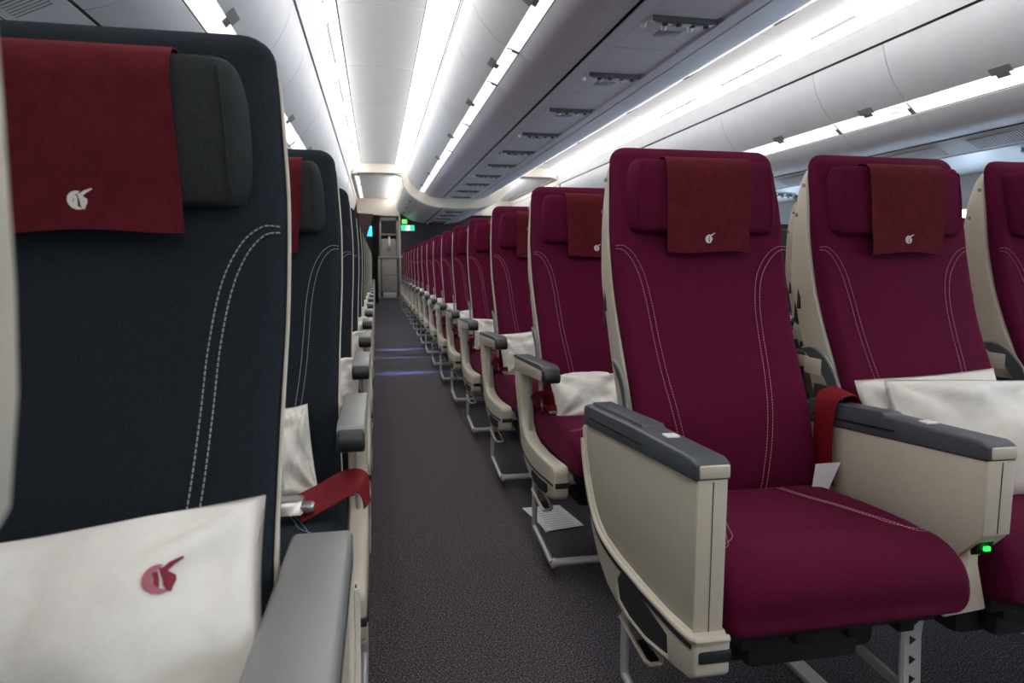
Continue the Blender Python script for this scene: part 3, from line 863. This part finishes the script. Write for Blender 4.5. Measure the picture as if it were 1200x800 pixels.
# second zone, lower centre bins beyond the cream arch
D2 = ([(.445, 1.16), (.455, 1.12), (.49, 1.07), (.53, 1.035), (.575, 1.005)], [(.578, 1.002), (.605, .985), (.635, .967)], [(.638, .964), (.70, .925), (.78, .892), (.90, .862), (1.00, .848)])
for i, (a, b_) in enumerate(zip(B2, B2[1:])):
    for mr in (False, True):
        bin_unit('cen', mr, a, b_, f'lower curved bin beyond the cream arch, {"far" if mr else "near"} side, {ORD[i]} along', 'centre bins beyond the arch', drop=D2)
        bin_unit('side', mr, a, b_, f'white bin above the {"right" if mr else "left"} window seats beyond the arch, {ORD[i]} along', 'side bins beyond the arch')
# long rails between bin undersides and service panels
mb = MB()
for f, up in ((lambda p: p, -1), (mir, 1)):
    mb.sheet([f((1.004, h(1.012))), f((1.03, h(1.014)))], YF, YR, .006, 'dark_seam', up)
    mb.sheet([f((1.027, h(1.001))), f((1.060, h(.998))), f((1.092, h(.999)))], YF, YR, .008, 'bin_grey', up)
    mb.sheet([f((1.092, h(1.004))), f((1.103, h(1.004)))], YF, YR, .004, 'dark_seam', up)
    mb.sheet([f((1.03, h(.852))), f((1.06, h(.848))), f((1.09, h(.846)))], YR, YW, .008, 'bin_grey', up)
    mb.sheet([f((.99, h(.862))), f((1.11, h(.860)))], YR, YW, .006, 'dark_seam', up)
    # side: dark line, vent panel, line
for f, up in ((lambda p: p, 1), (mir, -1)):
    mb.sheet([f((-.82, h(.752))), f((-.845, h(.742)))], YF, YW, .006, 'dark_seam', up)
    mb.sheet([f((p[0], h(p[1]))) for p in SIDE_VENT], YF, YW, .008, 'bin', -up)
    mb.sheet([f((-.98, h(.674))), f((-1.0, h(.668)))], YF, YW, .004, 'seam', up)
    mb.sheet([f((p[0], h(p[1]))) for p in SIDE_PSU], YF, YW, .008, 'bin', -up)
    mb.sheet([f((.49, h(1.47))), f((.56, h(1.30))), f((.78, h(1.13))), f((1.02, h(1.05))), f((1.26, h(1.05)))], YF, YR, .01, 'seam', -up)
    mb.sheet([f((-.36, h(1.30))), f((-.44, h(1.10))), f((-.60, h(.95))), f((-.85, h(.78)))], YF, YW, .01, 'seam', -up)
    mb.sheet([f((.46, h(1.34))), f((.50, h(1.10))), f((.62, h(1.02))), f((.9, h(.90))), f((1.26, h(.885)))], YR+.03, YW, .01, 'seam', -up)
struct('trim_2', mb)
# passenger service panels over the centre block
def psu_parts():
    a = MB(); a.sheet([(-.164, 0), (0, -.002), (.164, 0)], -.411, .411, .008, 'psu', 1)
    a.box(-.055, .055, .155, .235, -.0025, .003, 'arm_light', .001)
    a.box(.128, .160, -.02, .06, -.004, .002, 'latch', .001)
    a.box(-.155, -.115, .03, .07, -.003, .002, 'tile', .001)
    b_ = MB(); pts = spline([(-.150, .000), (-.10, .024), (0, .036), (.09, .024), (.135, .0)], 6); 
    poly = pts + [(x, y*.15-.002-.010*(1-(x/.15)**2)) for x, y in pts[::-1]]
    poly = [(x, y) for x, y in poly]
    b_.prism([(x, y*1.3) for x, y in poly], -.022, .001, 'bar_grey', .004, axis='z')
    for x in (-.09, -.03, .03, .09): b_.tube([(x, .014, -.024), (x, .014, -.031)], .012, 'lens', 10)
    b_.box(-.035, .035, .006, .018, -.029, -.020, 'silver', .001); b_.tube([(x, y*1.3-.002, -.010) for x, y in pts], .003, 'silver', 6)
    c = MB(); c.tube([(0, 0, .004), (0, 0, -.016), (0, 0, -.024)], [.014, .012, .007], 'silver', 12)
    return a.mesh('panel'), b_.mesh('light_bar'), c.mesh('air_nozzle')
pa, pb, pc = psu_parts()
for k in range(-3, 10):
    y = 2.660+.829*k
    if y+.41 > YR+.1: continue
    t = thing('service_panel', f'grey service panel with reading lights over the centre block, {ORD[k+3]} along', 'service panel', (1.267, y+.02, h(1.0)), 'service panels over the centre block')
    link('panel', pa, t); link('light_bar', pb, t)
    for x in (-.155, -.06, .06): link('air_nozzle', pc, t, (x, .085+.012*(x > -.1), 0))
for k in range(4):
    t = thing('service_panel', f'grey service panel beyond the cream arch, {ORD[k]} along', 'service panel', (1.257, 11.0+.85*k, h(.848)), 'service panels beyond the arch')
    link('panel', pa, t); link('light_bar', pb, t)
# side service panels with air grilles under the right bins
gr = MB(); gr.sheet([(-.052, .0), (.052, 0)], -.48, .48, .002, 'latch', -1)
for i in range(60):
    y = -.475+.95*i/59; gr.box(-.050, .050, y-.003, y+.003, -.004, -.0005, 'bin')
grm = gr.mesh('vent_grille')
for i, (a, b_) in enumerate(zip(B1[2:9], B1[3:])):
    for side in (-1, 1):
        x = 2*AX+.91 if side > 0 else -.91
        o = link('vent_grille', grm, None, (x, (a+b_)/2, h(.6945)), (0, .446*side, 0), (1, (b_-a-.18)/1.0, 1))
        tag(o, f'long ribbed air vent under the {"right" if side > 0 else "left"} window bins, {ORD[i]} along', 'air vent', 'air vents under the window bins')
for k in range(0, 9):
    y = 1.60+.81*k
    for side in (-1, 1):
        x = 2*AX+1.18 if side > 0 else -1.18
        t = thing('service_panel', f'pale service panel with reading lights over the {"right" if side > 0 else "left"} window seats, {ORD[k]} along', 'service panel', (x, y, h(.640)), 'service panels over the window seats', rot=(0, .07*side, 0))
        link('light_bar', pb, t)
        for q in (-.12, -.04, .05): link('air_nozzle', pc, t, (q, -.03, 0))

# cream arch: riser between the two zones
mb = MB()
O = [(-.36, 1.26), (-.317, 1.383), (-.19, 1.485), (.316, 1.485), (.503, 1.45)] + [p for p in CEN_DOOR[2:]] + CEN_STRIP[1:] + CEN_UNDER[1:] + [(1.10, 1.0), (1.257, .998)]
I = [(-.36, 1.255), (-.345, 1.33), (-.19, 1.338), (.30, 1.338), (.40, 1.30), (.425, 1.22), (.435, 1.17), (.46, 1.11), (.50, 1.06), (.56, 1.005), (.62, .965), (.70, .922), (.78, .888), (.88, .862), (.96, .848), (1.02, .842), (1.10, .838), (1.18, .836), (1.257, .835)]
def resample(P, n):
    L = [0]
    for a, b_ in zip(P, P[1:]): L.append(L[-1]+math.dist(a, b_))
    out = []
    for i in range(n):
        s_ = L[-1]*i/(n-1)
        for j in range(len(P)-1):
            if s_ <= L[j+1]+1e-9:
                t = (s_-L[j])/max(1e-9, L[j+1]-L[j]); out.append((P[j][0]+(P[j+1][0]-P[j][0])*t, P[j][1]+(P[j+1][1]-P[j][1])*t)); break
    return out
Oc, Ic = resample(O[4:], 24), resample(I[4:], 24)
Oa, Ia = resample(O[:5], 12), resample(I[:5], 12)
for f in ((lambda p: p), mir):
    for PO, PI in ((Oc, Ic), (Oa, Ia)):
        n = len(PO)
        rings = []
        for i in range(n):
            o_ = f(PO[i]); n_ = f(PI[i])
            e = ((o_[0]-n_[0])*.12, (o_[1]-n_[1])*.12)
            rings.append([(o_[0]+e[0], YR-.005, h(o_[1]+e[1])), (o_[0], YR-.012, h(o_[1])), (n_[0]+e[0], YR+.004, h(n_[1]+e[1])), (n_[0], YR+.05, h(n_[1])), (n_[0], YR+.075, h(n_[1])), (o_[0]+e[0], YR+.06, h(o_[1]+e[1]))])
        mb.loft(rings, 'cream')
struct('trim_3', mb, 'cream arch where the cabin ceiling steps down')
# second-zone aisle ceiling
mb = MB()
for f, up in ((lambda p: p, 1), (mir, -1)):
    mb.sheet([f((-.355, h(1.262))), f((-.345, h(1.33)))], YR, YW, .01, 'cream', up)
    for a, b_ in zip(B2, B2[1:]):
        mb.sheet([f((-.22, h(1.338))), f((.30, h(1.338)))], a+.004, b_-.004, .01, 'tile', up)
    mb.sheet([f((-.345, h(1.338))), f((-.25, h(1.338)))], YR, YW, .01, 'bin_grey', up)
    mb.sheet([f((-.36, h(1.35))), f((.46, h(1.352)))], YR, YW, .01, 'seam', up)
    mb.sheet([f((.41, h(1.32))), f((.43, h(1.22))), f((.44, h(1.165)))], YR, YW, .01, 'cream', up)
struct('ceiling', mb, 'lower ceiling of the zone beyond the arch')
mb = MB()
mb.sheet([(.30, h(1.335)), (.36, h(1.332)), (.415, h(1.315))], YR+.06, YW, .006, 'cove', 1)
tag(link('cove_light', mb.mesh('cove_light')), 'short glowing cove light beyond the cream arch on the near aisle', 'light', 'cove lights')
for j in range(3):
    mb = MB(); mb.box(-.285, -.225, 10.75+j*1.2, 11.75+j*1.2, h(1.326), h(1.336), 'strip', .002)
    tag(link('ceiling_light', mb.mesh('ceiling_light')), f'narrow ceiling light beyond the arch, {ORD[j]} in line', 'light', 'narrow lights beyond the arch')

# lamps that wash the ceiling panels from the coves
def lamp(x, z, ry, w, e, y0, y1, col=(1, .97, .93)):
    d = bpy.data.lights.new('cove_lamp', 'AREA'); d.shape = 'RECTANGLE'; d.size = w; d.size_y = y1-y0; d.energy = e*(y1-y0); d.color = col
    o = bpy.data.objects.new('cove_lamp', d); C.objects.link(o); o.location = (x, (y0+y1)/2, h(z)); o.rotation_euler = (0, ry, 0); o.visible_camera = True
    return o
E_ = 1.1
lamp(.478, 1.415, math.radians(90+28), .022, E_, YF+.2, YR-.1)                       # faces left and up
lamp(2*AX-.478, 1.415, math.radians(-90-28), .022, E_, YF+.2, YR-.1)
lamp(-.310, 1.392, math.radians(-90-38), .022, E_, YF+.2, YR-.1)
lamp(2*AX+.310, 1.392, math.radians(90+38), .022, E_, YF+.2, YR-.1)
lamp(.40, 1.25, math.radians(90+20), .03, 2, YR+.2, YW-.2)
lamp(2*AX-.40, 1.25, math.radians(-90-20), .03, 4, YR+.2, YW-.2)  # unseen far-aisle lamp, added to brighten the bins beyond the arch
# unseen fill lamps added under the window bins to brighten the sidewalls
lamp(2*AX+1.36, .655, math.radians(-28), .03, 30, YF+.2, YW-.2, (.80, .89, 1))
lamp(-1.36, .655, math.radians(28), .03, 12, YF+.2, YW-.2, (.80, .89, 1))
# unseen galley light, added to brighten the cabinet
mb = MB(); mb.box(.1, .5, 16.3, 16.6, 2.28, 2.30, 'led', .004)
tag(link('ceiling_light', mb.mesh('ceiling_light')), 'galley work light over the cabinet at the end of the aisle', 'light')

# walls
def wall(side):
    f = (lambda x: x) if side < 0 else (lambda x: 2*AX-x)
    return f
def side_wall(side, open_rows):
    mb = MB(); f = wall(side)
    xo = -1.54
    cs = [(-1.30, 0), (-1.50, .12), (-1.56, .60), (-1.57, 1.0), (-1.53, 1.40), (-1.47, 1.62)]
    wins = []
    y = -1.9
    # plain wall split around window openings at z .98..1.32, every .54 m
    spans = []; yy = YF
    ys = []
    c = .30-.54*5
    while c < YG-.5:
        ys.append(c); c += .54
    def strip(z0, z1, y0, y1):
        P = []
        tab = [(a[1], a[0]) for a in cs]
        n = 5
        for i in range(n+1): z = z0+(z1-z0)*i/n; P.append((f(lerp(tab, z)), z))
        mb.sheet(P, y0, y1, .02, 'sidewall', 1 if side < 0 else -1)
    strip(0, .98, YF, YG+1); strip(1.32, 1.64, YF, YG+1)
    prev = YF
    for c in ys:
        strip(.98, 1.32, prev, c-.115); prev = c+.115
    strip(.98, 1.32, prev, YG+1)
    return mb, ys
OPEN = {-1: (5.70, 6.78, 7.32, 10.02), 1: ()}
for side, nm_ in ((-1, 'wall_left'), (1, 'wall_right')):
    mb, ys = side_wall(side, None)
    struct(nm_, mb)
    for j, c in enumerate(ys):
        x = -1.565 if side < 0 else 2*AX+1.565
        fr = MB()
        pts = []
        for i in range(24):
            a = 2*math.pi*i/24; ca, sa = math.cos(a), math.sin(a)
            pts.append((math.copysign(abs(ca)**.5, ca), math.copysign(abs(sa)**.5, sa)))
        rings = []
        for (s1, xo_) in ((1.22, 0), (1.22, .012), (1.0, .012), (.94, -.03), (.94, -.05)):
            rings.append([(x - side*xo_, c+p[0]*.105*s1, 1.15+p[1]*.155*s1) for p in pts])
        fr.loft(rings, 'white_trim', cap=False)
        if side < 0: is_open = any(abs(c-o_) < .1 for o_ in OPEN[-1])
        else: is_open = True
        if not is_open:
            fr.box(min(x+side*.022, x+side*.03), max(x+side*.022, x+side*.03), c-.115, c+.115, .98, 1.32, 'shade')
        w_ = struct(f'window_{j+1+(100 if side > 0 else 0)}', fr)
# roof skin and dark end closures so that no daylight leaks in
mb = MB()
sk = []
for i in range(25):
    a = math.pi*i/24; sk.append((AX-2.87*math.cos(a), 1.60+.98*math.sin(a)))
mb.sheet(sk, YF, YG+1.2, .03, 'seam', 1)
struct('ceiling', mb, 'outer roof skin hidden above the bins')
mb = MB(); mb.box(-1.75, 4.3, YF-.05, YF, 0, 2.62, 'cream'); struct('wall_front', mb)
mb = MB(); mb.box(-1.75, 4.3, YG+1.2, YG+1.25, 0, 2.62, 'dark_wall'); struct('wall_back', mb)
# partition behind the last row: cream header, post, dark wall to the right and left of the doorway
mb = MB()
mb.box(.515, 2.0, YW+.02, YW+.08, 0, 2.45, 'dark_wall')
mb.box(2.5, 4.1, YW+.02, YW+.08, 0, 2.45, 'dark_wall')
mb.box(-1.6, -.34, YW+.02, YW+.08, 0, 2.45, 'dark_wall')
struct('wall_partition', mb, 'dark plum partition behind the last maroon row')
mb = MB()
mb.prism([(-.36, 2.30), (-.36, 1.965), (-.20, 1.955), (.0, 1.925), (.20, 1.912), (.49, 1.905), (.50, 2.30)], YW-.02, YW+.06, 'cream', .006, axis='y')
mb.box(2.0, 2.9, YW, YW+.06, 1.95, 2.45, 'cream', .006)
struct('trim_4', mb, 'cream header over the doorway')
mb = MB(); mb.box(.487, .514, YW-.03, YW+.08, .34, 1.99, 'shell', .006); mb.box(.483, .54, YW-.06, YW+.02, 1.055, 1.09, 'shell', .004)
mb.box(.487, .515, YW+.0, YW+.08, 0, .36, 'galley_grey', .002)
tag(link('partition_post', mb.mesh('partition_post')), 'slim pale post at the edge of the dark partition beside the doorway', 'post')
# signs
t = thing('exit_sign', 'lit green and white exit sign on the dark partition', 'sign', (.668, YW, 1.668))
mb = MB(); mb.box(-.142, .142, -.02, .015, -.062, .062, 'white_trim', .012); link('housing', mb.mesh('housing'), t)
mb = MB()
mb.box(-.128, -.045, -.024, -.018, -.050, .050, 'exit_green', .006); mb.box(.045, .128, -.024, -.018, -.050, .050, 'exit_green', .006)
mb.box(-.043, .043, -.024, -.018, -.050, .050, 'exit_white', .004)
link('lit_panel', mb.mesh('lit_panel'), t)
mb = MB(); mb.tube([(0, -.025, .02), (0, -.025, .024)], .007, 'galley_mid', 8); mb.box(-.006, .006, -.027, -.024, -.015, .014, 'galley_mid'); mb.box(-.014, -.003, -.027, -.024, -.026, -.015, 'galley_mid')
link('pictogram', mb.mesh('pictogram'), t)
mb = MB(); mb.box(-.055, .055, -.012, .012, -.045, .045, 'placard_green', .004); mb.box(-.020, .020, -.014, -.011, -.02, .02, 'exit_green', .002)
tag(link('placard', mb.mesh('placard'), None, (.60, YW+.005, 1.80)), 'small square lime-green placard just above the exit sign', 'sign')
# curtains at the doorway
def curtain(fx, z0, z1, y, m, folds, label, nseg=60):
    mb = MB(); K = 16; rings = []
    for k in range(K+1):
        z = z1+(z0-z1)*k/K; a, b_ = fx(k/K)
        fr_, bk_ = [], []
        for i in range(nseg+1):
            u = i/nseg; x = a+(b_-a)*u; w_ = .020*math.sin(u*folds*2*math.pi+.6*math.sin(k*.4))
            fr_.append((x, y+w_, z)); bk_.append((x, y+w_+.006, z))
        rings.append(fr_+bk_[::-1])
    mb.loft(rings, m); o = link('curtain', mb.mesh('curtain', 60)); return tag(o, label, 'curtain', None)
curtain(lambda t: (-.33-.0*t, -.035-.20*t**1.1), 1.30, 1.945, YW-.05, 'curtain', 7, 'gathered mauve curtain drawn aside at the left of the doorway')
curtain(lambda t: (-.075+.05*t, .10-.085*math.sin(min(1, t*1.3)*math.pi/2)+.03*t), .10, 1.93, YW+.03, 'drape', 4, 'tall black drape hanging inside the doorway beside the mauve curtain')
# crew screen beyond the curtain
t = thing('wall_screen', 'small bright blue screen glimpsed beyond the mauve curtain', 'screen', (-.14, 16.6, 1.70))
mb = MB(); mb.box(-.16, .16, 0, .03, -.14, .14, 'galley_dark', .006); link('bezel', mb.mesh('bezel'), t)
mb = MB(); mb.box(-.14, .14, -.004, .002, -.12, .12, 'screen_blue', .002); link('display', mb.mesh('display'), t)
mb = MB(); mb.box(-.19, -.09, .0, .05, -.50, .16, 'galley_mid', .004); link('mount', mb.mesh('mount'), t)
# galley
t = thing('galley_cabinet', 'grey galley cabinet with open dark cubbies at the end of the aisle', 'cabinet', (0, YG, 0))
mb = MB()
mb.box(-.9, .14, .63, .9, 0, 2.2, 'galley_dark', .004)
mb.box(-.02, .64, .55, .62, 0, 2.2, 'galley_mid')
for x0, x1 in ((.105, .145), (.525, .60)): mb.box(x0, x1, 0, .6, 1.10, 2.10, 'galley_grey', .004)
mb.box(.0, .60, 0, .6, 2.03, 2.10, 'galley_grey', .004); mb.box(.0, .60, 0, .6, 1.66, 1.70, 'galley_grey', .004)
mb.box(-.02, .60, -.02, .6, 1.075, 1.125, 'galley_grey', .006); mb.box(.0, .60, .02, .6, 0, .05, 'galley_grey')
mb.box(.125, .150, 0, .5, .06, 1.07, 'galley_mid'); mb.box(.53, .60, 0, .5, .06, 1.07, 'galley_mid', .003)
link('carcass', mb.mesh('carcass'), t)
mb = MB(); mb.box(.15, .52, .05, .55, 1.705, 2.02, 'black'); link('cubby', mb.mesh('cubby'), t)
t = thing('galley_container', 'grey galley container with a white tag and latch, above the counter', 'container', (.335, YG-.01, 1.126))
mb = MB(); mb.box(-.18, .18, 0, .5, 0, .44, 'galley_grey', .008); mb.box(-.175, .175, -.003, .004, .17, .176, 'galley_mid'); link('body', mb.mesh('body'), t)
mb = MB(); mb.box(-.01, .04, -.012, 0, .27, .50, 'paper', .003); link('tag', mb.mesh('tag'), t)
mb = MB(); mb.tube([(0, -.015, .22), (-.04, -.02, .16), (-.01, -.02, .10), (.03, -.02, .14), (.02, -.015, .21)], .008, 'dark_plastic', 6); link('latch', mb.mesh('latch'), t)
def cart(x, w_, label):
    t = thing('galley_cart', label, 'cart', (x, YG-.02, 0), 'galley carts')
    mb = MB(); mb.box(-w_/2, w_/2, 0, .5, .20, 1.055, 'galley_grey', .008); mb.box(-w_/2+.02, w_/2-.02, -.004, .004, .63, .64, 'galley_mid', .001)
    link('body', mb.mesh('body'), t)
    mb = MB(); mb.box(-w_/2+.015, w_/2-.015, -.010, .004, .055, .19, 'alu', .004); link('kick_plate', mb.mesh('kick_plate'), t)
    mb = MB(); mb.box(-.03, .03, -.018, 0, 1.0, 1.02, 'silver', .003); mb.box(w_/2-.12, w_/2-.05, -.014, 0, .28, .30, 'silver', .003); link('latch', mb.mesh('latch'), t)
cart(.34, .37, 'wide grey galley cart below the counter')
cart(.06, .115, 'narrow grey galley cart left of the wide one')

# ------------------------------------------------------------------ daylight
w = bpy.data.worlds.new('World'); bpy.context.scene.world = w; w.use_nodes = True
bg = w.node_tree.nodes['Background']; bg.inputs['Color'].default_value = (.60, .78, 1, 1); bg.inputs['Strength'].default_value = 18.0
s = bpy.data.lights.new('sun', 'SUN'); s.energy = 17; s.color = (.28, .40, 1); s.angle = math.radians(5)
so = bpy.data.objects.new('sun', s); C.objects.link(so)
so.rotation_euler = Vector((-1.0, .0, .62)).to_track_quat('Z', 'Y').to_euler()

# ------------------------------------------------------------------ camera
f_px = 788.5; yaw, pit, rol = [math.radians(a) for a in (11.3635, 6.546, .0673)]
fwd = Vector((math.sin(yaw)*math.cos(pit), math.cos(yaw)*math.cos(pit), -math.sin(pit)))
rt = Vector((math.cos(yaw), -math.sin(yaw), 0)); u_ = rt.cross(fwd)
rt, u_ = rt*math.cos(rol)+u_*math.sin(rol), -rt*math.sin(rol)+u_*math.cos(rol)
cd = bpy.data.cameras.new('camera'); co = bpy.data.objects.new('camera', cd); C.objects.link(co)
co.matrix_world = Matrix(((rt.x, u_.x, -fwd.x, 0), (rt.y, u_.y, -fwd.y, 0), (rt.z, u_.z, -fwd.z, EYE), (0, 0, 0, 1)))
cd.sensor_width = 36; cd.lens = 36*f_px/1200; cd.clip_start = .01
cd.dof.use_dof = True; cd.dof.focus_distance = 1.7; cd.dof.aperture_fstop = 8
sc = bpy.context.scene; sc.camera = co
sc.view_settings.view_transform = 'Standard'; sc.view_settings.look = 'None'; sc.view_settings.gamma = 1
sc.view_settings.use_curve_mapping = False; sc.view_settings.exposure = 0.56
try:
    sc.cycles.use_denoising = True; sc.cycles.max_bounces = 8; sc.cycles.diffuse_bounces = 5
    sc.cycles.sample_clamp_indirect = 4
except Exception: pass
